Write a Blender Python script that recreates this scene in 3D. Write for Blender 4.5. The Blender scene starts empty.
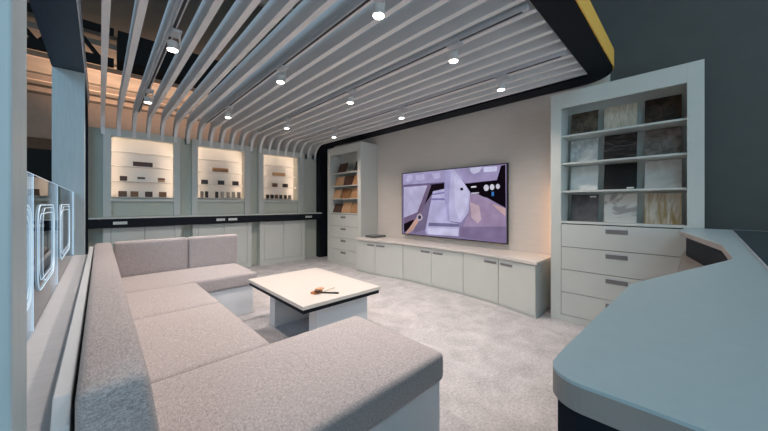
import bpy, bmesh, math, random
from mathutils import Vector, Matrix
random.seed(4)
S = bpy.context.scene
COL = S.collection

# ------------------------------------------------------------ camera
cam_d = bpy.data.cameras.new('camera'); cam = bpy.data.objects.new('camera', cam_d); COL.objects.link(cam)
cam_d.sensor_width = 36.0; cam_d.lens = 36.0*295.0/768.0
cam_d.clip_start = 0.02; cam_d.clip_end = 100
cam.location = (0, 0, 1.25)
cam.rotation_euler = (math.pi/2, 0, -math.atan(284/295.0))
cam_d.shift_y = -(215.5-204)/768.0
S.camera = cam
# ------------------------------------------------------------ colour management
S.view_settings.view_transform = 'Standard'; S.view_settings.look = 'None'
S.view_settings.exposure = 0.08; S.view_settings.gamma = 1.0; S.view_settings.use_curve_mapping = False
# ------------------------------------------------------------ world
W = bpy.data.worlds.new('hall_air'); S.world = W; W.use_nodes = True
W.node_tree.nodes['Background'].inputs[0].default_value = (0.46, 0.54, 0.56, 1)
W.node_tree.nodes['Background'].inputs[1].default_value = 0.60

def srgb(r, g, b):
    f = lambda v: (v/255/12.92) if v/255 <= 0.04045 else ((v/255+0.055)/1.055)**2.4
    return (f(r), f(g), f(b))

def area(name, loc, size, power, color, target=None, size_y=None, spread=None):
    d = bpy.data.lights.new(name, 'AREA'); d.energy = power; d.color = color
    d.size = size
    if size_y: d.shape = 'RECTANGLE'; d.size_y = size_y
    if spread: d.spread = spread
    o = bpy.data.objects.new(name, d); COL.objects.link(o); o.location = loc
    if target is not None:
        o.rotation_euler = (Vector(target)-Vector(loc)).to_track_quat('-Z', 'Y').to_euler()
    return o
# cool high-bay lamps of the exhibition hall, behind and beside the booth, then one added low fill
area('hall_lamp_or_fill', (-3.2, -2.5, 5.0), 2.0, 100, (0.45, 0.80, 1.0), (1.6, 3.0, 0.3))
area('hall_lamp_or_fill', (2.5, -3.0, 5.0), 2.0, 35, (0.45, 0.80, 1.0), (2.5, 0.5, 0.5))
area('hall_lamp_or_fill', (-2.6, 2.8, 3.8), 1.2, 28, (0.45, 0.72, 1.0), (0.5, 2.8, 0.8))
area('hall_lamp_or_fill', (0.6, -4.0, 1.8), 2.5, 70, (0.72, 0.88, 1.0), (1.8, 3.0, 2.2))  # low fill, no actual fixture; added to brighten slat undersides and walls
# warm amber lamps in the hall beyond the booth
area('amber_hall_lamp', (0.0, 14.0, 2.9), 2.5, 190, (1.0, 0.56, 0.36), (0.5, 14, 5.5), spread=2.3)
area('amber_hall_lamp', (5.0, 14.0, 2.9), 2.5, 150, (1.0, 0.56, 0.36), (4.5, 14, 5.5), spread=2.3)

# ------------------------------------------------------------ materials
MATS = {}
def mat(name, col, rough=0.5, metal=0.0, var=0.06, scale=6.0, bump=0.0, bscale=200.0, emit=None, estr=0.0, trans=0.0, coords='Object', stretch=None):
    if name in MATS: return MATS[name]
    m = bpy.data.materials.new(name); m.use_nodes = True
    nt = m.node_tree; N = nt.nodes; L = nt.links; b = N['Principled BSDF']
    b.inputs['Roughness'].default_value = rough; b.inputs['Metallic'].default_value = metal
    tc = N.new('ShaderNodeTexCoord'); src = tc.outputs[coords]
    if stretch:
        mp = N.new('ShaderNodeMapping'); mp.inputs['Scale'].default_value = stretch
        L.new(src, mp.inputs[0]); src = mp.outputs[0]
    nz = N.new('ShaderNodeTexNoise'); nz.inputs['Scale'].default_value = scale; nz.inputs['Detail'].default_value = 5
    L.new(src, nz.inputs['Vector'])
    cr = N.new('ShaderNodeValToRGB')
    cr.color_ramp.elements[0].position = 0.3; cr.color_ramp.elements[1].position = 0.7
    cr.color_ramp.elements[0].color = tuple(max(0, c*(1-var)) for c in col)+(1,)
    cr.color_ramp.elements[1].color = tuple(min(1, c*(1+var)) for c in col)+(1,)
    L.new(nz.outputs[0], cr.inputs[0]); L.new(cr.outputs[0], b.inputs['Base Color'])
    if bump:
        n2 = N.new('ShaderNodeTexNoise'); n2.inputs['Scale'].default_value = bscale; n2.inputs['Detail'].default_value = 3
        L.new(src, n2.inputs['Vector'])
        bp = N.new('ShaderNodeBump'); bp.inputs['Strength'].default_value = bump; bp.inputs['Distance'].default_value = 0.004
        L.new(n2.outputs[0], bp.inputs['Height']); L.new(bp.outputs[0], b.inputs['Normal'])
    if emit:
        b.inputs['Emission Color'].default_value = tuple(emit)+(1,); b.inputs['Emission Strength'].default_value = estr
    if trans:
        b.inputs['Transmission Weight'].default_value = trans
    MATS[name] = m
    return m

def stone(name, c1, c2, scale=5, dist=2.0, lo=0.35, hi=0.65, stretch=(1, 1, 1), rough=0.35):
    m = bpy.data.materials.new(name); m.use_nodes = True
    nt = m.node_tree; N = nt.nodes; L = nt.links; b = N['Principled BSDF']
    b.inputs['Roughness'].default_value = rough
    tc = N.new('ShaderNodeTexCoord'); mp = N.new('ShaderNodeMapping'); mp.inputs['Scale'].default_value = stretch
    mp.inputs['Rotation'].default_value = (0.5, 0.2, 0.1) if stretch == (1, 1, 1) else (0.15, 0, 0)
    nz = N.new('ShaderNodeTexNoise'); nz.inputs['Scale'].default_value = scale; nz.inputs['Detail'].default_value = 8
    nz.inputs['Distortion'].default_value = dist
    cr = N.new('ShaderNodeValToRGB'); cr.color_ramp.elements[0].position = lo; cr.color_ramp.elements[1].position = hi
    cr.color_ramp.elements[0].color = c1+(1,); cr.color_ramp.elements[1].color = c2+(1,)
    L.new(tc.outputs['Object'], mp.inputs[0]); L.new(mp.outputs[0], nz.inputs['Vector'])
    L.new(nz.outputs[0], cr.inputs[0]); L.new(cr.outputs[0], b.inputs['Base Color'])
    return m

M_cab = mat('cabinet_lacquer', (0.56, 0.585, 0.56), 0.38, var=0.015)
M_seam = mat('dark_reveal', (0.10, 0.11, 0.11), 0.7)
M_wallg = mat('pale_panel_wall', (0.55, 0.585, 0.52), 0.6, var=0.03, scale=3)
M_tvwall = mat('media_wall_laminate', (0.64, 0.60, 0.565), 0.55, var=0.03, scale=4, stretch=(1, 1, 8))
M_dark = mat('slate_paint', (0.075, 0.077, 0.074), 0.7, var=0.05)
M_navy = mat('navy_laminate', (0.006, 0.009, 0.015), 0.40, var=0.15, scale=20)
M_black = mat('black_laminate', (0.008, 0.009, 0.010), 0.5)
M_soffit = mat('navy_woodgrain', (0.018, 0.034, 0.062), 0.5, var=0.25, scale=6, stretch=(30, 1, 30))
M_slat = mat('slat_paint', (0.78, 0.78, 0.79), 0.5, var=0.02)
for m_ in (M_navy, M_black): m_.node_tree.nodes['Principled BSDF'].inputs['Specular IOR Level'].default_value = 0.2; m_.node_tree.nodes['Principled BSDF'].inputs['Roughness'].default_value = 0.65
M_gold = mat('ochre_fascia', (0.95, 0.52, 0.10), 0.45, var=0.04)
M_post = mat('pale_blue_panel', (0.46, 0.56, 0.60), 0.45, var=0.05, scale=5, stretch=(12, 12, 1))
M_ctop = mat('worktop_solid_surface', (0.44, 0.53, 0.56), 0.38, var=0.02, scale=40)
M_ctopedge = mat('worktop_edge_laminate', (0.30, 0.275, 0.26), 0.5)
M_white = mat('white_laminate', (0.72, 0.72, 0.70), 0.35, var=0.015)
M_ttop = mat('table_solid_surface', (0.62, 0.59, 0.56), 0.30, var=0.015, scale=30)
M_alu = mat('brushed_pull', (0.24, 0.235, 0.24), 0.4, metal=0.6)
M_led = mat('cove_light', (1, .9, .8), emit=(1.0, 0.70, 0.52), estr=13)
M_lens = mat('lamp_lens', (1, 1, .9), emit=(1.0, 0.93, 0.82), estr=14)
M_spot = mat('lamp_housing', (0.62, 0.62, 0.62), 0.4)
M_track = mat('track_metal', (0.50, 0.52, 0.56), 0.4)
M_slot = mat('track_slot', (0.012, 0.013, 0.018), 0.6)
M_edge = mat('lit_acrylic_edge', (.7, .85, 1), emit=(0.50, 0.76, 1.0), estr=0.6)
M_etch = mat('etched_acrylic', (.7, .85, 1), emit=(0.50, 0.76, 1.0), estr=0.30)
M_plate = mat('outlet_plate', (0.60, 0.64, 0.62), 0.4)
M_ledge = mat('ledge_laminate', (0.60, 0.62, 0.66), 0.5, var=0.05, scale=5, stretch=(1, 12, 1))
M_base = mat('plinth_laminate', (0.66, 0.70, 0.74), 0.35, var=0.02)
M_hallroof = mat('hall_roof_deck', (0.20, 0.205, 0.19), 0.9, var=0.15, scale=1.5)
M_hallwall = mat('hall_far_wall', (0.16, 0.13, 0.11), 0.9)
M_steel = mat('hall_purlin', (0.42, 0.38, 0.34), 0.6)
M_duct = mat('black_duct', (0.006, 0.006, 0.007), 0.8)
M_glassdark = mat('dark_glass_top', (0.03, 0.055, 0.065), 0.12)
M_tag = mat('white_tag', (0.8, 0.8, 0.78), 0.5)

def fabric(name, col):
    m = bpy.data.materials.new(name); m.use_nodes = True
    nt = m.node_tree; N = nt.nodes; L = nt.links; b = N['Principled BSDF']
    b.inputs['Roughness'].default_value = 0.95
    b.inputs['Sheen Weight'].default_value = 0.25; b.inputs['Sheen Roughness'].default_value = 0.5
    tc = N.new('ShaderNodeTexCoord')
    def nz(scale, st):
        mp = N.new('ShaderNodeMapping'); mp.inputs['Scale'].default_value = st; L.new(tc.outputs['Object'], mp.inputs[0])
        n = N.new('ShaderNodeTexNoise'); n.inputs['Scale'].default_value = scale; n.inputs['Detail'].default_value = 4
        L.new(mp.outputs[0], n.inputs['Vector']); return n
    a = nz(330, (1, 0.2, 1)); c = nz(330, (0.25, 1, 1)); 
    ad = N.new('ShaderNodeMath'); ad.operation = 'ADD'; L.new(a.outputs[0], ad.inputs[0]); L.new(c.outputs[0], ad.inputs[1])
    hf = N.new('ShaderNodeMath'); hf.operation = 'MULTIPLY'; L.new(ad.outputs[0], hf.inputs[0]); hf.inputs[1].default_value = 0.5
    cr = N.new('ShaderNodeValToRGB'); cr.color_ramp.elements[0].position = 0.38; cr.color_ramp.elements[1].position = 0.62
    cr.color_ramp.elements[0].color = tuple(x*0.66 for x in col)+(1,); cr.color_ramp.elements[1].color = tuple(x*1.32 for x in col)+(1,)
    L.new(hf.outputs[0], cr.inputs[0]); L.new(cr.outputs[0], b.inputs['Base Color'])
    bp = N.new('ShaderNodeBump'); bp.inputs['Strength'].default_value = 0.35; bp.inputs['Distance'].default_value = 0.003
    L.new(hf.outputs[0], bp.inputs['Height']); L.new(bp.outputs[0], b.inputs['Normal'])
    return m
M_fab = fabric('woven_upholstery', (0.39, 0.357, 0.362))

def carpet():
    m = bpy.data.materials.new('loop_carpet'); m.use_nodes = True
    nt = m.node_tree; N = nt.nodes; L = nt.links; b = N['Principled BSDF']; b.inputs['Roughness'].default_value = 1.0
    tc = N.new('ShaderNodeTexCoord')
    n1 = N.new('ShaderNodeTexNoise'); n1.inputs['Scale'].default_value = 4.6; n1.inputs['Detail'].default_value = 7; n1.inputs['Roughness'].default_value = 0.65
    n1.inputs['Distortion'].default_value = 0.4
    n2 = N.new('ShaderNodeTexNoise'); n2.inputs['Scale'].default_value = 60; n2.inputs['Detail'].default_value = 4
    for n in (n1, n2): L.new(tc.outputs['Object'], n.inputs['Vector'])
    c1 = N.new('ShaderNodeValToRGB'); c1.color_ramp.elements[0].position = 0.36; c1.color_ramp.elements[1].position = 0.66
    c1.color_ramp.elements[0].color = (0.39, 0.385, 0.40, 1); c1.color_ramp.elements[1].color = (0.53, 0.52, 0.535, 1)
    mx = N.new('ShaderNodeMixRGB'); mx.blend_type = 'OVERLAY'; mx.inputs[0].default_value = 0.45
    L.new(n1.outputs[0], c1.inputs[0]); L.new(c1.outputs[0], mx.inputs[1]); L.new(n2.outputs[0], mx.inputs[2])
    L.new(mx.outputs[0], b.inputs['Base Color'])
    bp = N.new('ShaderNodeBump'); bp.inputs['Strength'].default_value = 0.5; bp.inputs['Distance'].default_value = 0.006
    L.new(n2.outputs[0], bp.inputs['Height']); L.new(bp.outputs[0], b.inputs['Normal'])
    return m
M_carpet = carpet()

def glassmat():
    m = bpy.data.materials.new('clear_acrylic'); m.use_nodes = True
    N = m.node_tree.nodes; L = m.node_tree.links; N.remove(N['Principled BSDF'])
    t = N.new('ShaderNodeBsdfTransparent'); t.inputs[0].default_value = (0.93, 0.97, 1, 1)
    g = N.new('ShaderNodeBsdfGlossy'); g.inputs['Roughness'].default_value = 0.02
    fr = N.new('ShaderNodeFresnel'); fr.inputs[0].default_value = 1.5
    mx = N.new('ShaderNodeMixShader'); L.new(fr.outputs[0], mx.inputs[0]); L.new(t.outputs[0], mx.inputs[1]); L.new(g.outputs[0], mx.inputs[2])
    L.new(mx.outputs[0], N['Material Output'].inputs[0]); return m
M_glass = glassmat()

# ------------------------------------------------------------ mesh helpers
def box(bm, x0, x1, y0, y1, z0, z1):
    r = bmesh.ops.create_cube(bm, size=1)
    for v in r['verts']:
        v.co = Vector(((x0+x1)/2+v.co.x*(x1-x0), (y0+y1)/2+v.co.y*(y1-y0), (z0+z1)/2+v.co.z*(z1-z0)))
    return r['verts']
def prism(bm, pts, z0, z1):
    lo = [bm.verts.new((p[0], p[1], z0)) for p in pts]; hi = [bm.verts.new((p[0], p[1], z1)) for p in pts]
    n = len(pts); bm.faces.new(lo[::-1]); bm.faces.new(hi)
    for i in range(n): bm.faces.new((lo[i], lo[(i+1) % n], hi[(i+1) % n], hi[i]))
def xprism(bm, prof, x0, x1):      # profile in (y,z) swept along x
    a = [bm.verts.new((x0, p[0], p[1])) for p in prof]; b = [bm.verts.new((x1, p[0], p[1])) for p in prof]
    n = len(prof); bm.faces.new(a); bm.faces.new(b[::-1])
    for i in range(n): bm.faces.new((a[i], b[i], b[(i+1) % n], a[(i+1) % n]))
def yprism(bm, prof, y0, y1):      # profile in (x,z)
    a = [bm.verts.new((p[0], y0, p[1])) for p in prof]; b = [bm.verts.new((p[0], y1, p[1])) for p in prof]
    n = len(prof); bm.faces.new(a); bm.faces.new(b[::-1])
    for i in range(n): bm.faces.new((a[i], b[i], b[(i+1) % n], a[(i+1) % n]))
def cyl(bm, p0, p1, r, seg=16, r2=None):
    p0 = Vector(p0); p1 = Vector(p1); d = p1-p0
    M = Matrix.Translation((p0+p1)/2) @ d.to_track_quat('Z', 'Y').to_matrix().to_4x4()
    bmesh.ops.create_cone(bm, cap_ends=True, segments=seg, radius1=r, radius2=r if r2 is None else r2, depth=d.length, matrix=M)
def obj(name, bm, m, parent=None, bevel=0.0, seg=2, smooth=False, loc=None):
    """world-space mesh linked as one object; parented things keep world placement"""
    bmesh.ops.recalc_face_normals(bm, faces=bm.faces[:])
    me = bpy.data.meshes.new(name); bm.to_mesh(me); bm.free()
    for mm in (m if isinstance(m, (list, tuple)) else [m]): me.materials.append(mm)
    o = bpy.data.objects.new(name, me); COL.objects.link(o)
    org = Vector(loc) if loc else Vector((0, 0, 0))
    if parent is not None:
        base = parent
        off = Vector((0, 0, 0))
        while base is not None:
            off += base.location; base = base.parent
        me.transform(Matrix.Translation(-(off+org) if loc else -off))
        if loc: o.location = org
        o.parent = parent
    elif loc:
        me.transform(Matrix.Translation(-org)); o.location = org
    if bevel:
        md = o.modifiers.new('bevel', 'BEVEL'); md.width = bevel; md.segments = seg; md.limit_method = 'ANGLE'; md.angle_limit = 0.6
    if smooth:
        for p in me.polygons: p.use_smooth = True
    return o
def bx(name, dims, m, parent=None, bevel=0.0, seg=2, **k):
    bm = bmesh.new(); box(bm, *dims); return obj(name, bm, m, parent, bevel, seg, **k)
def thing(name, label, cat, loc, group=None):
    o = bpy.data.objects.new(name, None); COL.objects.link(o); o.location = loc; o.empty_display_size = 0.1
    o['label'] = label; o['category'] = cat
    if group: o['group'] = group
    return o
def tag(o, label, cat, group=None):
    o['label'] = label; o['category'] = cat
    if group: o['group'] = group
    return o
def struct(o): o['kind'] = 'structure'; return o

# ============================================================ SETTING
struct(bx('floor', (-6, 9, -5, 17.5, -0.05, 0), M_carpet))
struct(bx('ceiling', (-8, 11, -6, 17.7, 5.5, 5.6), M_hallroof))
struct(bx('wall_far', (-8, 11, 17.5, 17.7, 3.8, 5.5), mat('far_wall_light', (0.50, 0.47, 0.44), 0.9)))
struct(bx('wall_rear', (-8, 11, 17.4, 17.7, 0, 3.8), M_hallwall))
# media wall (pale) and the slate wall it belongs to
bm = bmesh.new(); box(bm, 4.0, 4.1, 0.62, 6.5, 0, 2.75); struct(obj('wall_media', bm, M_tvwall))
bm = bmesh.new(); box(bm, 4.101, 4.25, -5, 7.0, 0, 5.5); struct(obj('wall_right', bm, M_dark))
# back wall with three recesses
bm = bmesh.new()
XS = [(0.03, 1.00), (1.17, 2.17), (2.33, 3.34)]
OPN = [(0.125, 0.905), (1.262, 2.06), (2.43, 3.20)]
y0, y1 = 6.2, 6.42
box(bm, -0.13, 3.74, y0, y1, 0, 1.29); 
edges = [-0.13] + [v for o_ in OPN for v in (o_[0]-.045, o_[1]+.045)] + [3.74]
for i in range(0, len(edges), 2): box(bm, edges[i], edges[i+1], y0, y1, 1.29, 2.345)
box(bm, -0.13, 3.74, y0, y1, 2.345, 2.40)
box(bm, -0.13, 3.74, 6.42, 6.46, 0, 2.40)
struct(obj('wall_back', bm, M_wallg))
struct(bx('wall_left', (-4, -0.21, 6.3, 6.36, 0, 2.02), M_black))

# hall roof steel: purlins, truss, ducts
bm = bmesh.new()
for y in (10.4, 12.3, 14.6, 16.0): box(bm, -8, 11, y, y+0.10, 5.26, 5.40)
for y in (3.0, 4.5, 6.0): 
    box(bm, -8, 11, y, y+0.10, 5.30, 5.46)
tag(obj('roof_purlins', bm, M_steel), 'row of steel purlins under the hall roof, above the slatted canopy', 'roof beams')
t = thing('roof_truss', 'black open steel roof truss high above the slats', 'truss', (0, 8.0, 4.3))
bm = bmesh.new(); box(bm, -8, 0.2, 7.95, 8.05, 4.62, 4.74); obj('chord', bm, M_duct, t)
bm = bmesh.new(); box(bm, -8, 0.2, 7.95, 8.05, 3.98, 4.14); obj('chord', bm, M_duct, t)
bm = bmesh.new()
for i in range(10):
    x = -8+i*0.8
    cyl(bm, (x, 8, 4.1), (x+0.4, 8, 4.65), 0.04, 8); cyl(bm, (x+0.4, 8, 4.65), (x+0.8, 8, 4.1), 0.04, 8)
obj('web', bm, M_duct, t)
tag(bx('air_duct', (0.25, 11, 7.7, 8.3, 4.05, 4.62), M_duct), 'matt black rectangular air duct under the dark hall roof', 'duct')
for k, (y, z, lb) in enumerate(((3.9, 5.0, 'thin pale sprinkler pipe under the hall roof, nearer the front'), (5.3, 4.95, 'thin pale sprinkler pipe under the hall roof, nearer the truss'))):
    bm = bmesh.new(); cyl(bm, (-8, y, z), (11, y, z), 0.045, 12)
    tag(obj('sprinkler_pipe', bm, M_steel), lb, 'pipe')

# ============================================================ CANOPY
ZC = 2.60
can = thing('slatted_canopy', 'slatted suspended canopy with dark border band curving down to the floor', 'canopy', (1.8, 2.6, ZC))
def arc_profile(h, yS, yV, zEnd, R=0.30):
    """y,z outline of a member: bottom runs from yS along ZC, turns down with inner radius R to y=yV, ends at zEnd"""
    inner = [(yS, ZC)]; outer = [(yS, ZC+h)]
    for i in range(11):
        a = math.pi/2*i/10
        inner.append((yV-R+R*math.sin(a), ZC-R+R*math.cos(a)))
        outer.append((yV-R+(R+h)*math.sin(a), ZC-R+(R+h)*math.cos(a)))
    inner.append((yV, zEnd)); outer.append((yV+h, zEnd))
    return inner + outer[::-1]
def arc_member(name, x0, x1, h, yS, yV, zEnd, m, R=0.30):
    bm = bmesh.new(); p = arc_profile(h, yS, yV, zEnd, R); n = len(p)//2
    a = [bm.verts.new((x0, q[0], q[1])) for q in p]; b = [bm.verts.new((x1, q[0], q[1])) for q in p]
    N = len(p)
    for i in range(N): bm.faces.new((a[i], b[i], b[(i+1) % N], a[(i+1) % N]))
    for i in range(n-1):
        bm.faces.new((a[i], a[i+1], a[N-2-i], a[N-1-i])); bm.faces.new((b[i+1], b[i], b[N-1-i], b[N-2-i]))
    return obj(name, bm, m, can)
NS = 21
for i in range(NS):
    xc = 0.03+i*0.1800
    arc_member('slat', xc-0.0225, xc+0.0225, 0.165, 0.745, 6.10, 2.402, M_slat)
# border band
YV = 6.03
arc_member('border_band', 3.72, 3.965, 0.17, 0.90, YV, 0.0, M_navy, R=0.30)
arc_member('border_band', -0.195, -0.125, 0.17, 4.40, 6.03, 0.0, M_navy, R=0.30)
# plan outline of front border with rounded outer corner
def rc(cx, cy, r, a0, a1, n=10): return [(cx+r*math.cos(math.radians(a0+(a1-a0)*i/n)), cy+r*math.sin(math.radians(a0+(a1-a0)*i/n))) for i in range(n+1)]
bm = bmesh.new()
prism(bm, [(-0.34, 0.54)] + [(3.665, 0.54)] + rc(3.665, 0.84, 0.30, -90, 0)[0:] + [(3.965, 0.90), (3.72, 0.90)] + rc(3.66, 0.80, 0.06, 0, -90, 5) + [(-0.115, 0.74), (-0.34, 0.74)], ZC, ZC+0.17)
obj('border_band', bm, M_navy, can)
bm = bmesh.new()
path = [(-0.34, 0.535), (3.52, 0.535)] + rc(3.665, 0.84, 0.305, -90, -5)
for i in range(len(path)-1):
    (xa, ya), (xb, yb) = path[i], path[i+1]
    d = Vector((xb-xa, yb-ya, 0)).normalized(); n_ = Vector((d.y, -d.x, 0))*0.008
    q = [(xa, ya), (xb, yb), (xb+n_.x, yb+n_.y), (xa+n_.x, ya+n_.y)]
    prism(bm, q, ZC+0.015, ZC+0.19)
obj('fascia', bm, M_gold, can)
bx('soffit_panel', (-0.34, -0.115, 0.74, 4.40, ZC, ZC+0.17), M_soffit, can)
bx('soffit_edge', (-0.113, -0.105, 0.74, 5.7, ZC-0.005, ZC+0.17), M_track, can)

# light tracks with spots (each track a thing, each lamp a thing)
TX = [0.398, 1.248, 2.085, 2.96]
tn = ['leftmost', 'second from left', 'third from left', 'rightmost']
SY = [1.345, 2.73, 4.34]
for k, x in enumerate(TX):
    t = thing('light_track', f'{tn[k]} of the four light tracks running along the canopy slats', 'light track', (x, 3.3, ZC-0.03), 'light tracks')
    bx('rail', (x-0.018, x+0.018, 0.76, 5.5, ZC-0.034, ZC-0.001), M_track, t)
    bx('slot', (x-0.0085, x+0.0085, 0.80, 5.45, ZC-0.0365, ZC-0.034), M_slot, t)
def make_spot():
    t = thing('spotlight', '', 'spotlight', (0, 0, 0))
    bx('adapter', (-0.014, 0.052, -0.06, 0.06, -0.056, -0.0365), M_track, t, bevel=0.003)
    bm = bmesh.new(); cyl(bm, (0.045, 0, -0.05), (0.045, 0, -0.160), 0.006, 10); obj('arm', bm, M_spot, t)
    bm = bmesh.new(); cyl(bm, (0, 0, -0.118), (0, 0, -0.172), 0.036, 32, 0.033); cyl(bm, (0, 0, -0.172), (0, 0, -0.18), 0.040, 32)
    h = obj('housing', bm, M_spot, t, bevel=0.002); h.rotation_euler = (0, 0, 0)
    # the cone op orients radius1 at p0
    bm = bmesh.new(); cyl(bm, (0, 0, -0.1805), (0, 0, -0.1835), 0.033, 32); obj('lens', bm, M_lens, t)
    return t
proto = make_spot()
rowname = ['nearest the front border', 'midway along the track', 'nearest the display niches']
first = True
for k, x in enumerate(TX):
    for j, y in enumerate(SY):
        if first: t = proto; first = False
        else:
            t = proto.copy(); COL.objects.link(t)
            for ch in proto.children:
                c = ch.copy(); COL.objects.link(c); c.parent = t
        t.location = (x, y, ZC)
        t['label'] = f'round white spotlight on the {tn[k]} track, {rowname[j]}'; t['group'] = 'track spotlights'
        d = bpy.data.lights.new('spot_beam', 'SPOT'); d.energy = 30; d.color = (1.0, 0.84, 0.74)
        d.spot_size = math.radians(135); d.spot_blend = 0.9; d.shadow_soft_size = 0.05
        lo = bpy.data.objects.new('spot_beam', d); COL.objects.link(lo); lo.location = (0, 0, -0.19); lo.parent = t

# ============================================================ POSTS on the left
tag(bx('support_post', (-0.34, -0.113, 0.84, 0.99, 0, 2.598), M_post, bevel=0.004), 'tall pale blue post in the left foreground', 'post')
tag(bx('support_post', (-0.34, -0.112, 4.33, 4.42, 0, 2.598), M_post, bevel=0.003), 'pale blue post behind the sofa corner, under the dark soffit', 'post')

# ============================================================ LEDGE + ACRYLIC
t = thing('display_ledge', 'grey laminate ledge behind the sofa carrying the clear panels', 'ledge', (-0.35, 3.0, 0))
bm = bmesh.new(); box(bm, -0.60, -0.097, 1.0, 4.32, 0, 0.70); obj('body', bm, M_ledge, t)
bm = bmesh.new(); box(bm, -0.62, -0.208, 0.993, 4.325, 0.70, 0.73); box(bm, -0.192, -0.083, 0.993, 4.325, 0.70, 0.73); box(bm, -0.110, -0.083, 0.85, 0.993, 0.70, 0.73)
obj('top', bm, M_ledge, t, bevel=0.0015)
bx('channel', (-0.208, -0.192, 0.995, 4.324, 0.70, 0.7285), M_track, t)
def rounded_loop(bm, y0, y1, z0, z1, r, rad, x, n=6):
    pts = []
    for (cy, cz, a0) in ((y1-r, z1-r, 0), (y0+r, z1-r, 90), (y0+r, z0+r, 180), (y1-r, z0+r, 270)):
        for i in range(n+1):
            a = math.radians(a0+90*i/n); pts.append((cy+r*math.cos(a), cz+r*math.sin(a)))
    N = len(pts)
    for i in range(N):
        a, b = pts[i], pts[(i+1) % N]
        cyl(bm, (x, a[0], a[1]), (x, b[0], b[1]), rad, 6)
panels = [(1.00, 1.860, (1.20, 1.80), 'clear edge-lit acrylic panel starting right at the foreground post, mostly hidden by it'),
          (1.872, 2.825, (1.96, 2.60), 'middle one of the three clear edge-lit acrylic panels with etched outlines'),
          (2.842, 4.322, (2.98, 3.82), 'clear edge-lit acrylic panel with etched outline, ending at the far post')]
for (ya, yb, lp, lb) in panels:
    t = thing('acrylic_panel', lb, 'glass panel', (-0.2, (ya+yb)/2, 0.73), 'edge-lit acrylic panels')
    bx('pane', (-0.203, -0.197, ya, yb, 0.73, 1.37), M_glass, t)
    bm = bmesh.new(); box(bm, -0.2035, -0.1965, ya-0.003, ya, 0.73, 1.372); obj('lit_edge', bm, M_edge, t)
    bm = bmesh.new(); box(bm, -0.2025, -0.1975, ya, yb, 1.3705, 1.3730); obj('lit_edge', bm, M_etch, t)
    bm = bmesh.new()
    rounded_loop(bm, lp[0], lp[1], 0.86, 1.245, 0.09, 0.0026, -0.194)
    rounded_loop(bm, lp[0]+0.05, lp[1]-0.05, 0.90, 1.205, 0.07, 0.0016, -0.194)
    rounded_loop(bm, lp[0]+0.16, lp[1]-0.02, 0.875, 1.23, 0.08, 0.0016, -0.194)
    obj('etched_outline', bm, M_etch, t)
bm = bmesh.new(); box(bm, -0.206, -0.194, 4.323, 4.329, 0.74, 1.37)
tag(obj('light_strip', bm, M_edge), 'thin vertical blue-white light strip where the panel meets the far post', 'light strip')

# ============================================================ BACK: display niches
SH = [1.365, 1.62, 1.868]
def niche(k, label):
    fx0, fx1 = XS[k]; ox0, ox1 = OPN[k]
    t = thing('display_niche', label, 'display cabinet', ((fx0+fx1)/2, 6.15, 1.052), 'display niches on the back wall')
    bm = bmesh.new()
    box(bm, fx0, ox0, 6.10, 6.199, 1.052, 2.40); box(bm, ox1, fx1, 6.10, 6.199, 1.052, 2.40)
    box(bm, ox0, ox1, 6.10, 6.199, 2.285, 2.40); box(bm, ox0, ox1, 6.10, 6.199, 1.29, 1.335)
    obj('frame', bm, M_cab, t, bevel=0.002)
    bx('lower_panel', (ox0, ox1, 6.15, 6.199, 1.052, 1.289), M_wallg, t)
    bx('back_panel', (ox0-.04, ox1+.04, 6.405, 6.418, 1.337, 2.343), M_white, t)
    bm = bmesh.new()
    for s in SH[1:] + [2.10]:
        pass
    for s, yb in ((SH[0], 6.20), (SH[1], 6.24), (SH[2], 6.28), (2.10, 6.32)):
        bm = bmesh.new(); box(bm, ox0-.02, ox1+.02, yb, 6.404, s-0.012, s); obj('shelf', bm, M_white, t)
    for (a, b) in ((ox0-.042, ox0-.026), (ox1+.026, ox1+.042)):
        bx('led_strip', (a, b, 6.205, 6.225, 1.345, 2.27), M_led, t)
    bx('led_strip', (ox0+.02, ox1-.02, 6.203, 6.218, 2.334, 2.343), M_led, t)
niche(0, 'lit display niche nearest the sofa corner, holding small brown blocks')
niche(1, 'middle one of the three lit display niches')
niche(2, 'lit display niche nearest the dark vertical band')

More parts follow.
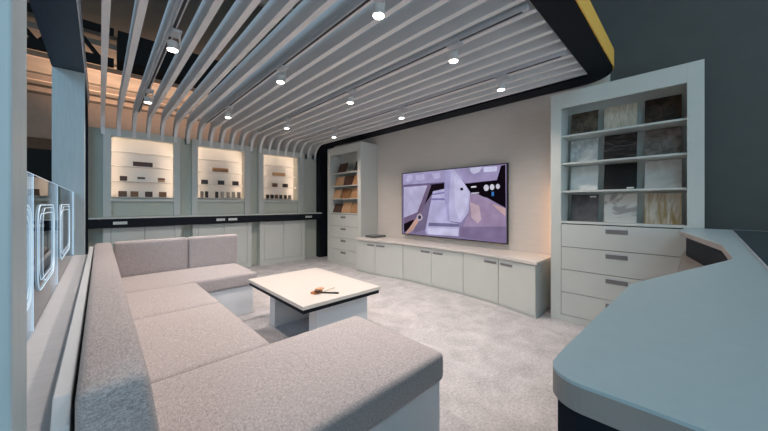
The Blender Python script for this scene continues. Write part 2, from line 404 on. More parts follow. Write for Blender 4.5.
cols = {'walnut': (0.055, 0.022, 0.012), 'brown': (0.13, 0.055, 0.028), 'dark': (0.022, 0.017, 0.015), 'oak': (0.34, 0.19, 0.09),
        'bronze': (0.20, 0.09, 0.03), 'grey': (0.25, 0.23, 0.20), 'tan': (0.45, 0.27, 0.15), 'char': (0.035, 0.033, 0.035), 'silver': (0.40, 0.36, 0.31)}
def wood(c): return mat('sample_'+c, cols[c], 0.4, var=0.35, scale=9, stretch=(1, 1, 14))
niche_samples = [
 # (x0,x1,shelf,height,colour,label, category)
 (0, .388, .641, 1.868, .075, 'walnut', 'long dark brown block alone on the top sample shelf of the sofa-side niche'),
 (0, .225, .314, 1.62, .075, 'walnut', 'dark brown block at the left of the middle row in the sofa-side niche'),
 (0, .442, .537, 1.62, .07, 'split', 'brown over white block in the middle of the sofa-side niche'),
 (0, .709, .802, 1.62, .07, 'oakw', 'tan over brown block at the right of the middle row, sofa-side niche'),
 (0, .208, .309, 1.365, .09, 'brown', 'red-brown block at the left end of the bottom row, sofa-side niche'),
 (0, .354, .450, 1.365, .09, 'bronze', 'golden brown block second along the bottom row, sofa-side niche'),
 (0, .535, .631, 1.365, .09, 'walnut', 'darkest block of the bottom row in the sofa-side niche'),
 (0, .718, .820, 1.365, .09, 'bronze', 'golden brown block at the right end of the bottom row, sofa-side niche'),
 (1, 1.546, 1.814, 1.868, .075, 'oakd', 'long golden brown block alone on the top sample shelf of the middle niche'),
 (1, 1.351, 1.453, 1.62, .08, 'char', 'charcoal block at the left of the middle row in the middle niche'),
 (1, 1.625, 1.732, 1.62, .08, 'char', 'charcoal block at the centre of the middle row in the middle niche'),
 (1, 1.882, 1.992, 1.62, .08, 'char', 'charcoal block at the right of the middle row in the middle niche'),
 (1, 1.327, 1.372, 1.365, .12, 'grey', 'narrow grey block at the left end of the bottom row, middle niche'),
 (1, 1.402, 1.450, 1.365, .12, 'dark', 'narrow dark block second along the bottom row, middle niche'),
 (1, 1.571, 1.619, 1.365, .12, 'dark', 'narrow blackish block third along the bottom row, middle niche'),
 (1, 1.667, 1.715, 1.365, .12, 'silver', 'narrow pale silver block fourth along the bottom row, middle niche'),
 (1, 1.771, 1.821, 1.365, .12, 'silver', 'narrow pale silver block fifth along the bottom row, middle niche'),
 (1, 1.865, 1.916, 1.365, .12, 'silver', 'narrow pale silver block second from the right end, middle niche'),
 (1, 1.960, 2.015, 1.365, .12, 'grey', 'narrow grey block at the right end of the bottom row, middle niche'),
 (2, 2.710, 2.988, 1.868, .07, 'tan', 'long pale tan block on the top sample shelf of the band-side niche'),
 (2, 2.681, 2.792, 1.62, .08, 'brown', 'brown block at the left of the middle pair, band-side niche'),
 (2, 2.919, 3.028, 1.62, .08, 'dark', 'blackish block at the right of the middle pair, band-side niche'),
]
six = ['left end', 'second place', 'third place', 'fourth place', 'fifth place', 'right end']
for q, x in enumerate((2.535, 2.632, 2.730, 2.830, 2.930, 3.032)):
    niche_samples.append((2, x, x+.057, 1.365, .085, ['dark', 'dark', 'brown', 'dark', 'walnut', 'grey'][q], f'small dark upright block at the {six[q]} of the bottom row, band-side niche'))
for (k, x0, x1, z, h, c, lb) in niche_samples:
    yb = {1.868: 6.285, 1.62: 6.245, 1.365: 6.21}[z]
    bm = bmesh.new()
    g = 'sample blocks in the display niches'
    if c in ('split', 'oakw', 'oakd'):
        a_, b_ = {'split': (wood('walnut'), M_white), 'oakw': (wood('brown'), wood('tan')), 'oakd': (wood('oak'), wood('bronze'))}[c]
        t = thing('sample_block', lb, 'sample block', ((x0+x1)/2, yb+.02, z), g)
        f = 0.55
        bx('upper_layer', (x0, x1, yb, yb+.04, z+h*f, z+h), a_, t, bevel=0.001)
        bx('lower_layer', (x0, x1, yb, yb+.04, z, z+h*f), b_, t, bevel=0.001)
    else:
        box(bm, x0, x1, yb, yb+.04, z, z+h)
        tag(obj('sample_block', bm, wood(c), bevel=0.002, loc=((x0+x1)/2, yb+.02, z)), lb, 'sample block', g)

# worktop along the back wall
t = thing('wall_counter', 'long thin white worktop with dark front band under the display niches', 'counter', (1.8, 6.07, 0.9))
bx('worktop', (-0.12, 3.718, 5.94, 6.198, 1.028, 1.05), M_cab, t, bevel=0.002)
bx('front_band', (-0.12, 3.718, 5.955, 6.04, 0.895, 1.027), M_navy, t)
for (a, b) in ((.14, .30), (1.52, 1.66), (1.72, 1.87), (3.30, 3.46)):
    p = bx('outlet_plate', (a, b, 5.945, 5.9548, 0.942, 0.985), M_plate, t, bevel=0.001)
    m_ = (a+b)/2
    for sx in (-0.035, 0.035): bx('socket', (m_+sx-.012, m_+sx+.012, 5.9435, 5.9449, 0.955, 0.972), M_track, p)

def base_cab(k, label):
    x0, x1 = [(0.03, 1.00), (1.17, 2.17), (2.33, 3.34)][k]
    t = thing('base_cabinet', label, 'cabinet', ((x0+x1)/2, 6.1, 0), 'base cabinets under the wall counter')
    bx('body', (x0, x1, 6.062, 6.198, 0.0, 0.894), M_cab, t)
    xm = (x0+x1)/2; w = 0.09
    for (a, b) in ((x0+w, xm-.003), (xm+.003, x1-w)): bx('door', (a, b, 6.040, 6.0605, 0.10, 0.885), M_cab, t, bevel=0.002)
    bm = bmesh.new()
    box(bm, x0, x0+w-.004, 6.040, 6.0605, 0, .89); box(bm, x1-w+.004, x1, 6.040, 6.0605, 0, .89); box(bm, x0+w-.004, x1-w+.004, 6.040, 6.0605, 0, .094)
    obj('face_frame', bm, M_cab, t, bevel=0.001)
    bx('reveal', (x0+w-.006, x1-w+.006, 6.0606, 6.0618, .09, .893), M_seam, t)
base_cab(0, 'two-door base cabinet under the counter, mostly hidden behind the sofa')
base_cab(1, 'two-door base cabinet under the middle display niche')
base_cab(2, 'two-door base cabinet nearest the dark vertical band')

# ============================================================ TALL BOOKCASES
def bookcase(y0, y1, label, shelves, nd=4):
    t = thing('tall_bookcase', label, 'bookcase', (3.78, (y0+y1)/2, 0))
    X0, X1 = 3.57, 3.995; XB = 3.865; w = 0.10; zt = 2.44; zo = (1.06, 2.275)
    bm = bmesh.new()
    box(bm, X0+.021, X1, y0, y0+.03, 0, zt); box(bm, X0+.021, X1, y1-.03, y1, 0, zt); box(bm, X0+.021, X1, y0+.03, y1-.03, zt-.03, zt)
    box(bm, X0+.021, X1, y0+.03, y1-.03, zo[0]-.02, zo[0])
    box(bm, XB, XB+.015, y0+.03, y1-.03, 0, zt-.03)
    obj('carcass', bm, M_cab, t)
    bm = bmesh.new()
    box(bm, X0, X0+.02, y0, y0+w, 0, zt); box(bm, X0, X0+.02, y1-w, y1, 0, zt)
    box(bm, X0, X0+.02, y0+w, y1-w, zo[1], zt); box(bm, X0, X0+.02, y0+w, y1-w, 0, 0.068); box(bm, X0, X0+.02, y0+w, y1-w, 1.045, 1.07)
    obj('face_frame', bm, M_cab, t, bevel=0.0015)
    bm = bmesh.new(); box(bm, X0+.0, X0+.021, y0+w-.0, y1-w, .068, .0685); 
    bm.free()
    for a in (y0+w-.02, y1-w): 
        bm = bmesh.new(); box(bm, X0+.022, XB-.001, a, a+.02, 1.061, 2.40); obj('side_liner', bm, M_cab, t)
    for z in shelves:
        bx('shelf', (X0+.022, XB-.001, y0+w, y1-w, z-.018, z), M_cab, t, bevel=0.001)
    bx('reveal', (X0+.0205, X0+.0215, y0+w-.006, y1-w+.006, 0.06, 1.05), M_seam, t)
    H = (1.040-0.073)/nd
    for k in range(nd):
        z = 0.073+k*H
        dr = bx('drawer', (X0+.001, X0+.020, y0+w+.003, y1-w-.003, z, z+H-.006), M_cab, t, bevel=0.0015)
        ym = (y0+y1)/2
        h = bx('handle', (X0-.002, X0+.001, ym-.085, ym+.085, z+H-.082, z+H-.030), M_alu, dr, bevel=0.001)
        bx('grip', (X0-.006, X0-.002, ym-.085, ym+.085, z+H-.040, z+H-.030), M_track, h)
    return t
SR = [1.392, 1.690, 1.985]
bookcase(-0.08, 1.065, 'tall pale bookcase of stone samples beside the blue counter', SR)
SL = [1.365, 1.63, 1.90]
bookcase(4.345, 5.48, 'tall pale bookcase of wood samples beside the dark vertical band', SL)

st = [
 ('brown marble', stone('stone_brown', srgb(60, 52, 46), srgb(112, 98, 84), 9)),
 ('cream travertine', stone('stone_cream', srgb(185, 172, 155), srgb(222, 212, 196), 6, stretch=(1, 8, 1))),
 ('dark brown marble', stone('stone_darkbrown', srgb(42, 33, 28), srgb(86, 66, 52), 7)),
 ('pale grey marble', stone('stone_palegrey', srgb(165, 170, 172), srgb(212, 214, 212), 5, 3)),
 ('black streaked marble', stone('stone_blackstreak', srgb(34, 30, 30), srgb(120, 104, 98), 5, 1.5, .5, .72, stretch=(1, 1, 6))),
 ('grey brown marble', stone('stone_greybrown', srgb(105, 96, 92), srgb(150, 140, 134), 10)),
 ('white marble', stone('stone_white', srgb(205, 208, 208), srgb(226, 226, 224), 4)),
 ('black granite', stone('stone_black', srgb(8, 7, 8), srgb(20, 19, 20), 12)),
 ('off-white marble', stone('stone_offwhite', srgb(205, 205, 204), srgb(228, 228, 225), 4)),
 ('dark grey slate', stone('stone_slate', srgb(74, 70, 72), srgb(100, 96, 98), 4, 3)),
 ('white veined marble', stone('stone_veined', srgb(165, 158, 155), srgb(218, 214, 208), 3, 2.5, .38, .46)),
 ('golden striped marble', stone('stone_gold', srgb(176, 146, 96), srgb(220, 212, 200), 6, 1.0, .38, .62, stretch=(1, 4, 0.6)))]
rows = ['top shelf', 'second shelf', 'third shelf', 'bottom shelf']; cc = ['left', 'middle', 'right']
zs = [1.985, 1.690, 1.392, 1.062]
CY = [(0.93, 0.68), (0.628, 0.365), (0.307, 0.055)]
def lean_tile(name, y0, y1, z0, h, m, th=0.012, x=3.775, lean=0.06, bevelw=0.001, parent=None):
    bm = bmesh.new()
    a = [(x, z0), (x+lean, z0+h), (x+lean+th, z0+h-.002), (x+th, z0)]
    yprism(bm, a, y0, y1)
    return bm
tagged = {0, 2, 7, 9, 5}
for i, (nm, m) in enumerate(st):
    r, c = divmod(i, 3)
    yb, ya = CY[c]; z0 = zs[r]; h = 0.272
    if r == 3: h = 0.29
    bm = lean_tile('', ya, yb, z0+.001, h, m)
    org = (3.80, (ya+yb)/2, z0)
    t = thing('stone_sample', f'{nm} tile at the {cc[c]} of the {rows[r]}, right-hand bookcase', 'stone sample', org, 'stone samples in the right-hand bookcase')
    obj('slab', bm, m, t)
    if i in tagged:
        top = (i == 9)
        zt_ = z0+(h-.03 if top else 0.012); xx = 3.775+0.06*(zt_-z0)/h
        bm = bmesh.new(); yprism(bm, [(xx-.003, zt_), (xx-.0005, zt_), (xx+.003, zt_+.014), (xx+.0005, zt_+.014)], ya+.02, ya+.075)
        obj('sticker', bm, M_tag, t)
# wood samples in far bookcase
ws = [  # (pix-derived y centre, half width, row z, height, colour, label)
 (5.04, .14, 1.90, .20, 'walnut', 'dark walnut board alone on the top shelf, far bookcase'),
 (4.545, .09, 1.90, .20, 'dark', 'blackish board at the right edge of the top shelf, far bookcase'),
 (5.15, .14, 1.63, .20, 'tan', 'tan board at the left of the second shelf, far bookcase'),
 (4.84, .14, 1.63, .20, 'walnut', 'dark brown board at the centre of the second shelf, far bookcase'),
 (4.565, .11, 1.63, .20, 'oak', 'light oak board at the right of the second shelf, far bookcase'),
 (5.23, .13, 1.365, .20, 'tan', 'tan board at the left of the third shelf, far bookcase'),
 (4.92, .14, 1.365, .20, 'bronze', 'mid brown board at the centre of the third shelf, far bookcase'),
 (4.60, .14, 1.365, .21, 'oak', 'light oak board at the right of the third shelf, far bookcase'),
 (5.22, .14, 1.062, .19, 'walnut', 'dark brown board at the left of the bottom shelf, far bookcase'),
 (4.90, .15, 1.062, .22, 'tan', 'tan board at the centre of the bottom shelf, far bookcase'),
 (4.60, .135, 1.062, .21, 'oak', 'golden oak board at the right of the bottom shelf, far bookcase')]
for k, (yc, hw, z, h, c, lb) in enumerate(ws):
    bm = lean_tile('', yc-hw, yc+hw, z+.001, h, None, th=.012, x=3.62, lean=.07)
    tag(obj('wood_sample', bm, mat('board_'+c, tuple(v*1.15 for v in cols[c]), 0.45, var=0.3, scale=6, stretch=(1, 14, 1)), bevel=0.001, loc=(3.66, yc, z)), lb, 'wood sample', 'wood samples in the far bookcase')

bm = bmesh.new(); box(bm, 3.93, 3.955, 1.0655, 1.0715, 0.66, 1.5)
tag(obj('warm_light_strip', bm, mat('warm_strip', (1, .6, .3), emit=(1.0, 0.50, 0.22), estr=15)), 'warm light strip on the bookcase side grazing the media wall', 'light strip')
# ============================================================ MEDIA CONSOLE
F = [(3.45, 4.34), (3.47, 3.83), (3.58, 3.27), (3.585, 2.70), (3.60, 2.17), (3.53, 1.64), (3.405, 1.165)]   # front line at the doors, far to near
con = thing('media_console', 'long low pale media console with six doors under the television', 'console', (3.75, 2.7, 0))
bm = bmesh.new(); prism(bm, [(x+.02, y) for x, y in F] + [(3.99, 1.165), (3.99, 4.34)], 0.05, 0.585); obj('body', bm, M_cab, con)
bm = bmesh.new(); prism(bm, [(x+.012, y) for x, y in F] + [(3.98, 1.18), (3.98, 4.34)], 0.0, 0.05); obj('plinth', bm, M_cab, con)
bm = bmesh.new(); prism(bm, [(x-.025, y+(0.0 if i == 0 else 0)) for i, (x, y) in enumerate(F)][:-1] + [(F[-1][0]-.025, F[-1][1]-.02), (3.995, F[-1][1]-.02), (3.995, 4.34)], 0.586, 0.622); obj('top', bm, M_ttop, con, bevel=0.003)
hs = ['r', 'l', 'r', 'l', 'r', 'l']
for i in range(6):
    (xa, ya), (xb, yb) = F[i], F[i+1]
    d = Vector((xb-xa, yb-ya, 0)); Ln = d.length; d.normalize(); n_ = Vector((d.y, -d.x, 0))   # towards -x (room)
    if n_.x > 0: n_ = -n_
    def slab(s0, s1, o0, o1, z0, z1):
        bm = bmesh.new(); P = Vector((xa, ya, 0))
        q = [P+d*s0+n_*o0, P+d*s1+n_*o0, P+d*s1+n_*o1, P+d*s0+n_*o1]
        prism(bm, [(v.x, v.y) for v in q], z0, z1); return bm
    dr = obj('door', slab(.004, Ln-.004, -.019, 0.0, 0.03, 0.578), M_cab, con, bevel=0.0015)
    s0, s1 = (Ln-.20, Ln-.03) if hs[i] == 'r' else (.03, .20)
    h = obj('handle', slab(s0, s1, 0.0, .004, .505, .545), M_alu, dr, bevel=0.001)
    obj('grip', slab(s0, s1, .004, .008, .535, .545), M_track, h)
# flat tray/box on the console next to the far bookcase
t = thing('media_box', 'flat dark grey box on the console beside the far bookcase', 'device', (3.78, 4.14, 0.622))
bx('case', (3.62, 3.93, 4.03, 4.27, 0.6225, 0.655), mat('device_grey', (0.10, 0.11, 0.12), 0.4), t, bevel=0.004)
bx('lid', (3.625, 3.925, 4.035, 4.265, 0.6555, 0.660), M_alu, t)

# ============================================================ TELEVISION
tv = thing('television', 'large wall-mounted flat television showing a car interior', 'television', (3.95, 2.66, 1.25))
bx('casing', (3.935, 3.97, 1.70, 3.618, 0.708, 1.802), M_black, tv, bevel=0.004)
bx('wall_bracket', (3.97, 3.999, 2.2, 3.1, 0.95, 1.55), M_alu, tv)
bm = bmesh.new()
TY0, TY1, TZ0, TZ1 = 1.712, 3.606, 0.722, 1.790
box(bm, 3.930, 3.935, 1.700, TY0, .708, 1.802); box(bm, 3.930, 3.935, TY1, 3.618, .708, 1.802)
box(bm, 3.930, 3.935, TY0, TY1, .708, TZ0); box(bm, 3.930, 3.935, TY0, TY1, TZ1, 1.802)
obj('bezel', bm, mat('bezel_black', (0.01, 0.01, 0.012), 0.3), tv)
# picture: polygons in (u from left 0..1, v from top 0..1)
E_ = {}
def em(rgb, k=0.82):
    if rgb not in E_:
        m = bpy.data.materials.new('screen_colour'); m.use_nodes = True
        N = m.node_tree.nodes; N.remove(N['Principled BSDF']); e = N.new('ShaderNodeEmission')
        e.inputs[0].default_value = srgb(*rgb)+(1,); e.inputs[1].default_value = k
        L = m.node_tree.links; tc = N.new('ShaderNodeTexCoord'); nz = N.new('ShaderNodeTexNoise'); nz.inputs['Scale'].default_value = 5; nz.inputs['Detail'].default_value = 6
        mr = N.new('ShaderNodeMapRange'); mr.inputs[3].default_value = k*0.6; mr.inputs[4].default_value = k*1.35
        L.new(tc.outputs['Object'], nz.inputs['Vector']); L.new(nz.outputs[0], mr.inputs[0]); L.new(mr.outputs[0], e.inputs[1])
        L.new(e.outputs[0], N['Material Output'].inputs[0]); E_[rgb] = (len(E_), m)
    return E_[rgb][0]
SCREEN_POLYS = [
 ((140, 128, 165), [(0, 0), (1, 0), (1, 1), (0, 1)]),
 ((168, 160, 200), [(0.01, -0.002), (0.683, -0.008), (0.683, 0.167), (0.477, 0.203), (0.01, 0.182)]),
 ((190, 184, 222), [(0.062, 0.032), (0.12, 0.023), (0.128, 0.109), (0.091, 0.151), (0.042, 0.126)]),
 ((190, 184, 222), [(0.162, 0.037), (0.256, 0.034), (0.268, 0.101), (0.215, 0.14), (0.167, 0.112)]),
 ((190, 184, 222), [(0.345, 0.031), (0.43, 0.032), (0.437, 0.113), (0.37, 0.126)]),
 ((110, 98, 135), [(0.01, 0.182), (0.477, 0.18), (0.477, 0.207), (0.01, 0.213)]),
 ((26, 18, 26), [(0.302, 0.206), (0.479, 0.193), (0.479, 0.283), (0.357, 0.317), (0.268, 0.714), (0.162, 0.872), (0.018, 0.944), (0.018, 0.839), (0.202, 0.663)]),
 ((118, 100, 130), [(0.01, 0.213), (0.309, 0.199), (0.339, 0.216), (0.221, 0.699), (0.018, 0.866)]),
 ((186, 180, 214), [(0.018, 0.222), (0.299, 0.213), (0.183, 0.638), (0.018, 0.737)]),
 ((120, 108, 140), [(0.268, 0.514), (0.345, 0.353), (0.294, 0.895), (0.134, 0.988), (0.162, 0.872)]),
 ((25, 16, 22), [(0.018, 0.839), (0.134, 0.76), (0.091, 0.897), (0.024, 0.994)]),
 ((200, 160, 150), [(0.036, 1.008), (0.156, 0.759), (0.221, 0.636), (0.21, 0.756), (0.134, 0.931), (0.065, 1.02)]),
 ((186, 182, 222), [(0.357, 0.311), (0.488, 0.276), (0.511, 0.762), (0.62, 0.787), (0.612, 0.966), (0.294, 0.981), (0.273, 0.926)]),
 ((128, 124, 172), [(0.352, 0.346), (0.484, 0.324), (0.484, 0.345), (0.35, 0.371)]),
 ((128, 124, 172), [(0.345, 0.417), (0.488, 0.42), (0.488, 0.449), (0.339, 0.446)]),
 ((118, 114, 150), [(0.315, 0.795), (0.62, 0.787), (0.616, 0.833), (0.305, 0.85)]),
 ((208, 204, 236), [(0.294, 0.88), (0.612, 0.86), (0.599, 0.962), (0.307, 0.973)]),
 ((16, 11, 18), [(0.652, 0.222), (0.989, 0.193), (0.993, 0.556), (0.856, 0.424), (0.713, 0.356)]),
 ((160, 150, 190), [(0.62, -0.011), (0.713, -0.009), (0.962, 0.013), (0.928, 0.192), (0.683, 0.212), (0.658, 0.203)]),
 ((205, 205, 235), [(0.713, 0.009), (0.816, 0.007), (0.791, 0.075), (0.743, 0.096), (0.715, 0.054)]),
 ((205, 205, 235), [(0.823, 0.014), (0.931, 0.02), (0.928, 0.084), (0.827, 0.082)]),
 ((18, 12, 20), [(0.959, 0.018), (0.991, 0.011), (0.994, 0.562), (0.928, 0.444), (0.919, 0.257)]),
 ((160, 140, 172), [(0.713, 0.362), (0.766, 0.359), (0.993, 0.562), (0.996, 1.0), (0.62, 0.965), (0.699, 0.674)]),
 ((196, 172, 186), [(0.713, 0.48), (0.791, 0.528), (0.808, 0.714), (0.778, 0.773), (0.723, 0.688)]),
 ((200, 168, 168), [(0.892, 0.504), (0.993, 0.562), (0.993, 0.658), (0.945, 0.593)]),
 ((132, 116, 152), [(0.62, 0.827), (0.996, 0.79), (0.996, 1.0), (0.62, 0.972)]),
 ((192, 188, 226), [(0.479, 0.007), (0.569, 0.007), (0.658, 0.203), (0.715, 0.343), (0.699, 0.625), (0.633, 0.766), (0.515, 0.755), (0.474, 0.392)]),
 ((168, 164, 208), [(0.479, 0.007), (0.538, 0.022), (0.511, 0.36), (0.529, 0.747), (0.511, 0.756), (0.474, 0.392)]),
 ((206, 202, 236), [(0.569, 0.095), (0.658, 0.21), (0.703, 0.355), (0.683, 0.6), (0.62, 0.728), (0.578, 0.564)]),
 ((20, 16, 24), [(0.627, 0.276), (0.652, 0.278), (0.652, 0.314), (0.627, 0.312)]),
 ((230, 228, 240), [(0.723, 0.263), (0.766, 0.26), (0.766, 0.279), (0.723, 0.283)]),
 ((200, 198, 215), [(0.723, 0.35), (0.789, 0.346), (0.789, 0.362), (0.723, 0.366)]),
 ((60, 120, 190), [(0.889, 0.346), (0.907, 0.346), (0.907, 0.401), (0.889, 0.401)]),
 ((214, 212, 226), [(0.867, 0.293), (0.866, 0.309), (0.862, 0.322), (0.855, 0.331), (0.847, 0.333), (0.839, 0.33), (0.833, 0.32), (0.828, 0.306), (0.827, 0.29), (0.828, 0.273), (0.833, 0.26), (0.839, 0.252), (0.847, 0.249), (0.855, 0.253), (0.862, 0.263), (0.866, 0.276)]),
 ((214, 212, 226), [(0.91, 0.287), (0.909, 0.301), (0.905, 0.313), (0.899, 0.321), (0.892, 0.323), (0.885, 0.32), (0.88, 0.312), (0.876, 0.299), (0.874, 0.285), (0.876, 0.27), (0.88, 0.257), (0.885, 0.25), (0.892, 0.248), (0.899, 0.251), (0.905, 0.259), (0.909, 0.272)]),
 ((214, 212, 226), [(0.952, 0.281), (0.951, 0.294), (0.947, 0.304), (0.942, 0.311), (0.937, 0.314), (0.93, 0.31), (0.926, 0.302), (0.922, 0.291), (0.921, 0.279), (0.922, 0.266), (0.926, 0.255), (0.93, 0.248), (0.937, 0.246), (0.942, 0.249), (0.947, 0.257), (0.951, 0.268)]),
 ((190, 180, 196), [(0.245, 0.716), (0.242, 0.738), (0.235, 0.756), (0.223, 0.769), (0.21, 0.773), (0.197, 0.771), (0.185, 0.759), (0.178, 0.742), (0.175, 0.72), (0.178, 0.699), (0.185, 0.68), (0.197, 0.668), (0.21, 0.663), (0.223, 0.666), (0.235, 0.678), (0.242, 0.695)]),
 ((70, 56, 74), [(0.229, 0.717), (0.228, 0.73), (0.223, 0.741), (0.218, 0.748), (0.21, 0.752), (0.203, 0.749), (0.197, 0.743), (0.193, 0.732), (0.192, 0.719), (0.193, 0.706), (0.197, 0.695), (0.203, 0.687), (0.21, 0.684), (0.218, 0.687), (0.223, 0.694), (0.228, 0.704)]),
]
bm = bmesh.new()
for li, (rgb, pts) in enumerate(SCREEN_POLYS):
    idx = em(rgb); x = 3.9345-li*0.00006
    vs = []
    for (u, v) in pts:
        u = min(1, max(0, u)); v = min(1, max(0, v))
        vs.append(bm.verts.new((x, TY1-u*(TY1-TY0), TZ1-v*(TZ1-TZ0))))
    try:
        f = bm.faces.new(vs); f.material_index = idx
    except ValueError: pass
bmesh.ops.triangulate(bm, faces=[f for f in bm.faces if len(f.verts) > 4])
obj('screen', bm, [m for _, m in sorted(E_.values(), key=lambda q: q[0])], tv)

# ============================================================ COFFEE TABLE
t = thing('coffee_table', 'low white coffee table with dark edge band on two slab legs', 'table', (1.53, 2.62, 0))
bm = bmesh.new(); box(bm, 1.12, 1.935, 2.06, 3.22, 0.43, 0.462); obj('tabletop', bm, M_ttop, t, bevel=0.004)
bx('edge_band', (1.13, 1.925, 2.07, 3.21, 0.398, 0.4295), M_navy, t)
bx('leg', (1.28, 1.83, 2.13, 2.25, 0.0, 0.3975), M_base, t, bevel=0.002)
bx('leg', (1.28, 1.83, 2.93, 3.05, 0.0, 0.3975), M_base, t, bevel=0.002)
# small trinket with a dark tail
t = thing('sample_chips', 'small orange-brown chips with a dark narrow strip on the coffee table', 'sample chips', (1.40, 2.27, 0.4625))
def chip(cx, cy, L_, W_, th, rz, z, m, name, zr=0.0):
    bm = bmesh.new(); box(bm, -L_/2, L_/2, -W_/2, W_/2, 0, th)
    R_ = Matrix.Translation((cx, cy, z)) @ Matrix.Rotation(math.radians(rz), 4, 'Z') @ Matrix.Rotation(math.radians(zr), 4, 'Y')
    bmesh.ops.transform(bm, matrix=R_, verts=bm.verts[:]); obj(name, bm, m, t, bevel=0.002)
M_or = mat('orange_brown', (0.42, 0.15, 0.04), 0.4, var=0.4, scale=30); M_dk = mat('deep_brown', (0.05, 0.02, 0.012), 0.4)
chip(1.385, 2.30, .10, .055, .016, 20, .4628, M_or, 'chip')
chip(1.39, 2.29, .085, .05, .012, 55, .479, M_dk, 'chip')
chip(1.405, 2.285, .07, .045, .012, 10, .4915, mat('peach', (0.62, 0.32, 0.18), .4), 'chip')
chip(1.46, 2.205, .16, .022, .010, -48, .4628, M_black, 'strip')
chip(1.52, 2.30, .14, .012, .006, 15, .4628, mat('pale_strip', (0.5, 0.42, 0.32), .4), 'strip')

# ============================================================ SOFA
sofa = thing('sectional_sofa', 'large U-shaped woven grey sectional sofa on pale plinths', 'sofa', (0.6, 2.6, 0))
def cushion(name, x0, x1, y0, y1, z0, z1, r=0.035, puff=0.012, m=M_fab):
    bm = bmesh.new(); nx = max(2, int((x1-x0)/.08)); ny = max(2, int((y1-y0)/.08)); nz = max(2, int((z1-z0)/.06))
    box(bm, x0, x1, y0, y1, z0, z1)
    bmesh.ops.bevel(bm, geom=bm.edges[:], offset=r, segments=4, profile=0.6, affect='EDGES')
    bmesh.ops.subdivide_edges(bm, edges=[e for e in bm.edges if e.calc_length() > .12], cuts=6, use_grid_fill=True)
    cx, cy, cz = (x0+x1)/2, (y0+y1)/2, (z0+z1)/2; hx, hy, hz = (x1-x0)/2, (y1-y0)/2, (z1-z0)/2
    for v in bm.verts:
        u, w, t_ = (v.co.x-cx)/hx, (v.co.y-cy)/hy, (v.co.z-cz)/hz
        a = max(0, 1-u**4); b = max(0, 1-w**4); c = max(0, 1-t_**4)
        if min(hx, hy) > hz: v.co.z += puff*a*b*(1 if t_ > 0 else 0)
        elif hx < hy: v.co.x += puff*b*c*u
        else: v.co.y += puff*a*c*w
    return obj(name, bm, m, sofa, smooth=True)
# plinths
bx('plinth', (0.16, 1.31, 0.93, 1.60, 0.0, 0.318), M_base, sofa, bevel=0.004)
bx('plinth', (0.02, 0.67, 1.602, 3.498, 0.0, 0.318), M_base, sofa, bevel=0.004)
bx('plinth', (0.02, 1.27, 3.50, 4.30, 0.0, 0.318), M_base, sofa, bevel=0.004)
# seats
cushion('seat_cushion', 0.10, 1.315, 0.90, 1.645, 0.32, 0.468)
cushion('seat_cushion', 0.10, 0.705, 1.65, 2.63, 0.32, 0.462)
cushion('seat_cushion', 0.10, 0.705, 2.635, 3.47, 0.32, 0.462)
cushion('seat_cushion', 0.10, 1.31, 3.475, 4.30, 0.32, 0.466)
# backs
cushion('back_cushion', 0.105, 0.765, 4.19, 4.32, 0.40, 0.845, r=.03, puff=.008)
cushion('back_cushion', 0.77, 1.325, 4.19, 4.32, 0.40, 0.845, r=.03, puff=.008)
# long raked left backrest
bm = bmesh.new()
prof = [(0.148, 0.40), (0.086, 0.845), (-0.040, 0.84), (-0.040, 0.40)]
a = [bm.verts.new((p[0], 0.91, p[1])) for p in prof]; b = [bm.verts.new((p[0], 4.30, p[1])) for p in prof]
bm.faces.new(a); bm.faces.new(b[::-1])
for i in range(4): bm.faces.new((a[i], b[i], b[(i+1) % 4], a[(i+1) % 4]))
bmesh.ops.bevel(bm, geom=bm.edges[:], offset=.028, segments=5, profile=0.55, affect='EDGES')
obj('backrest', bm, M_fab, sofa, smooth=True)
# outer shell board behind the left back
bm = bmesh.new(); xprism(bm, [(0.95, 0.0), (0.95, 0.76), (1.0, 0.81), (4.30, 0.81), (4.30, 0.0)], -0.078, -0.048); obj('back_shell', bm, M_base, sofa, bevel=0.003)
bx('back_shell', (0.02, 1.28, 4.345, 4.375, 0.0, 0.79), M_base, sofa, bevel=0.003)

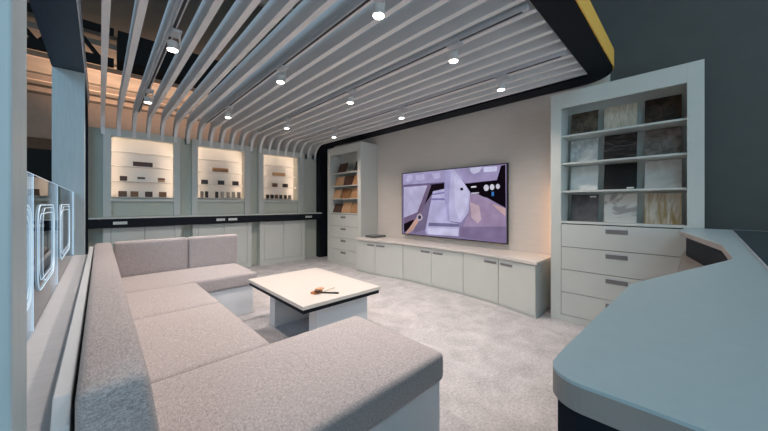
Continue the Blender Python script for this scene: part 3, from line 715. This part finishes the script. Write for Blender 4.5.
# ============================================================ FOREGROUND COUNTER
t = thing('reception_counter', 'angular pale blue bar counter with notched inner edge in the right foreground', 'counter', (1.9, -0.4, 0))
outline = [(0.392, -0.95)] + [(0.386, 0.03)] + rc(0.422, 0.084, 0.038, 180, 92, 8) + [(0.47, 0.1215), (0.94, 0.104)] + [(0.985, 0.096)] + [(1.64, -0.102), (1.70, -0.11), (2.22, -0.108), (3.08, 0.048), (3.16, 0.056), (3.54, 0.03), (3.54, -0.95)]
bm = bmesh.new(); prism(bm, outline[::-1], 1.046, 1.05); obj('worktop', bm, M_ctop, t)
bm = bmesh.new(); prism(bm, outline[::-1], 1.017, 1.0459); obj('edge_band', bm, M_ctopedge, t)
def inset(pts, d):
    out = []
    n = len(pts)
    for i in range(n):
        p0, p1, p2 = Vector(pts[i-1]), Vector(pts[i]), Vector(pts[(i+1) % n])
        a = (p1-p0).normalized(); b = (p2-p1).normalized()
        na = Vector((a.y, -a.x)); nb = Vector((b.y, -b.x)); m_ = (na+nb)
        if m_.length < 1e-6: m_ = na
        m_.normalize(); k = d/max(0.4, m_.dot(na)); out.append(tuple(p1+m_*k))
    return out
body = [(0.393, -0.90), (0.389, 0.03), (0.388, 0.09), (0.398, 0.111), (0.425, 0.118), (0.94, 0.078), (1.64, -0.128), (2.22, -0.134), (3.08, 0.022), (3.50, 0.005), (3.50, -0.90)]
bm = bmesh.new(); prism(bm, body[::-1], 0.875, 1.0165); obj('skirt', bm, M_navy, t)
bm = bmesh.new(); prism(bm, [(0.393, -0.90), (0.389, 0.03), (0.388, 0.09), (0.398, 0.111), (0.425, 0.118), (0.94, 0.09), (1.2, 0.062), (3.08, 0.045), (3.50, 0.025), (3.50, -0.90)][::-1], 0.845, 0.874); obj('lower_shelf', bm, M_ctopedge, t)
bm = bmesh.new(); prism(bm, [(0.393, -0.90), (0.389, 0.03), (0.388, 0.09), (0.398, 0.111), (0.425, 0.118), (0.94, 0.07), (1.2, 0.045), (3.08, 0.03), (3.48, 0.01), (3.48, -0.90)][::-1], 0.0, 0.844); obj('base', bm, M_navy, t)
bm = bmesh.new(); prism(bm, [(1.25, -0.85), (3.45, -0.85), (3.45, -0.222), (1.25, -0.162)], 1.0502, 1.0535); obj('glass_inset', bm, M_glassdark, t)
bm = bmesh.new(); prism(bm, [(1.25, -0.1615), (3.45, -0.2215), (3.45, -0.218), (1.25, -0.158)], 1.0502, 1.054); obj('seam', bm, M_track, t)
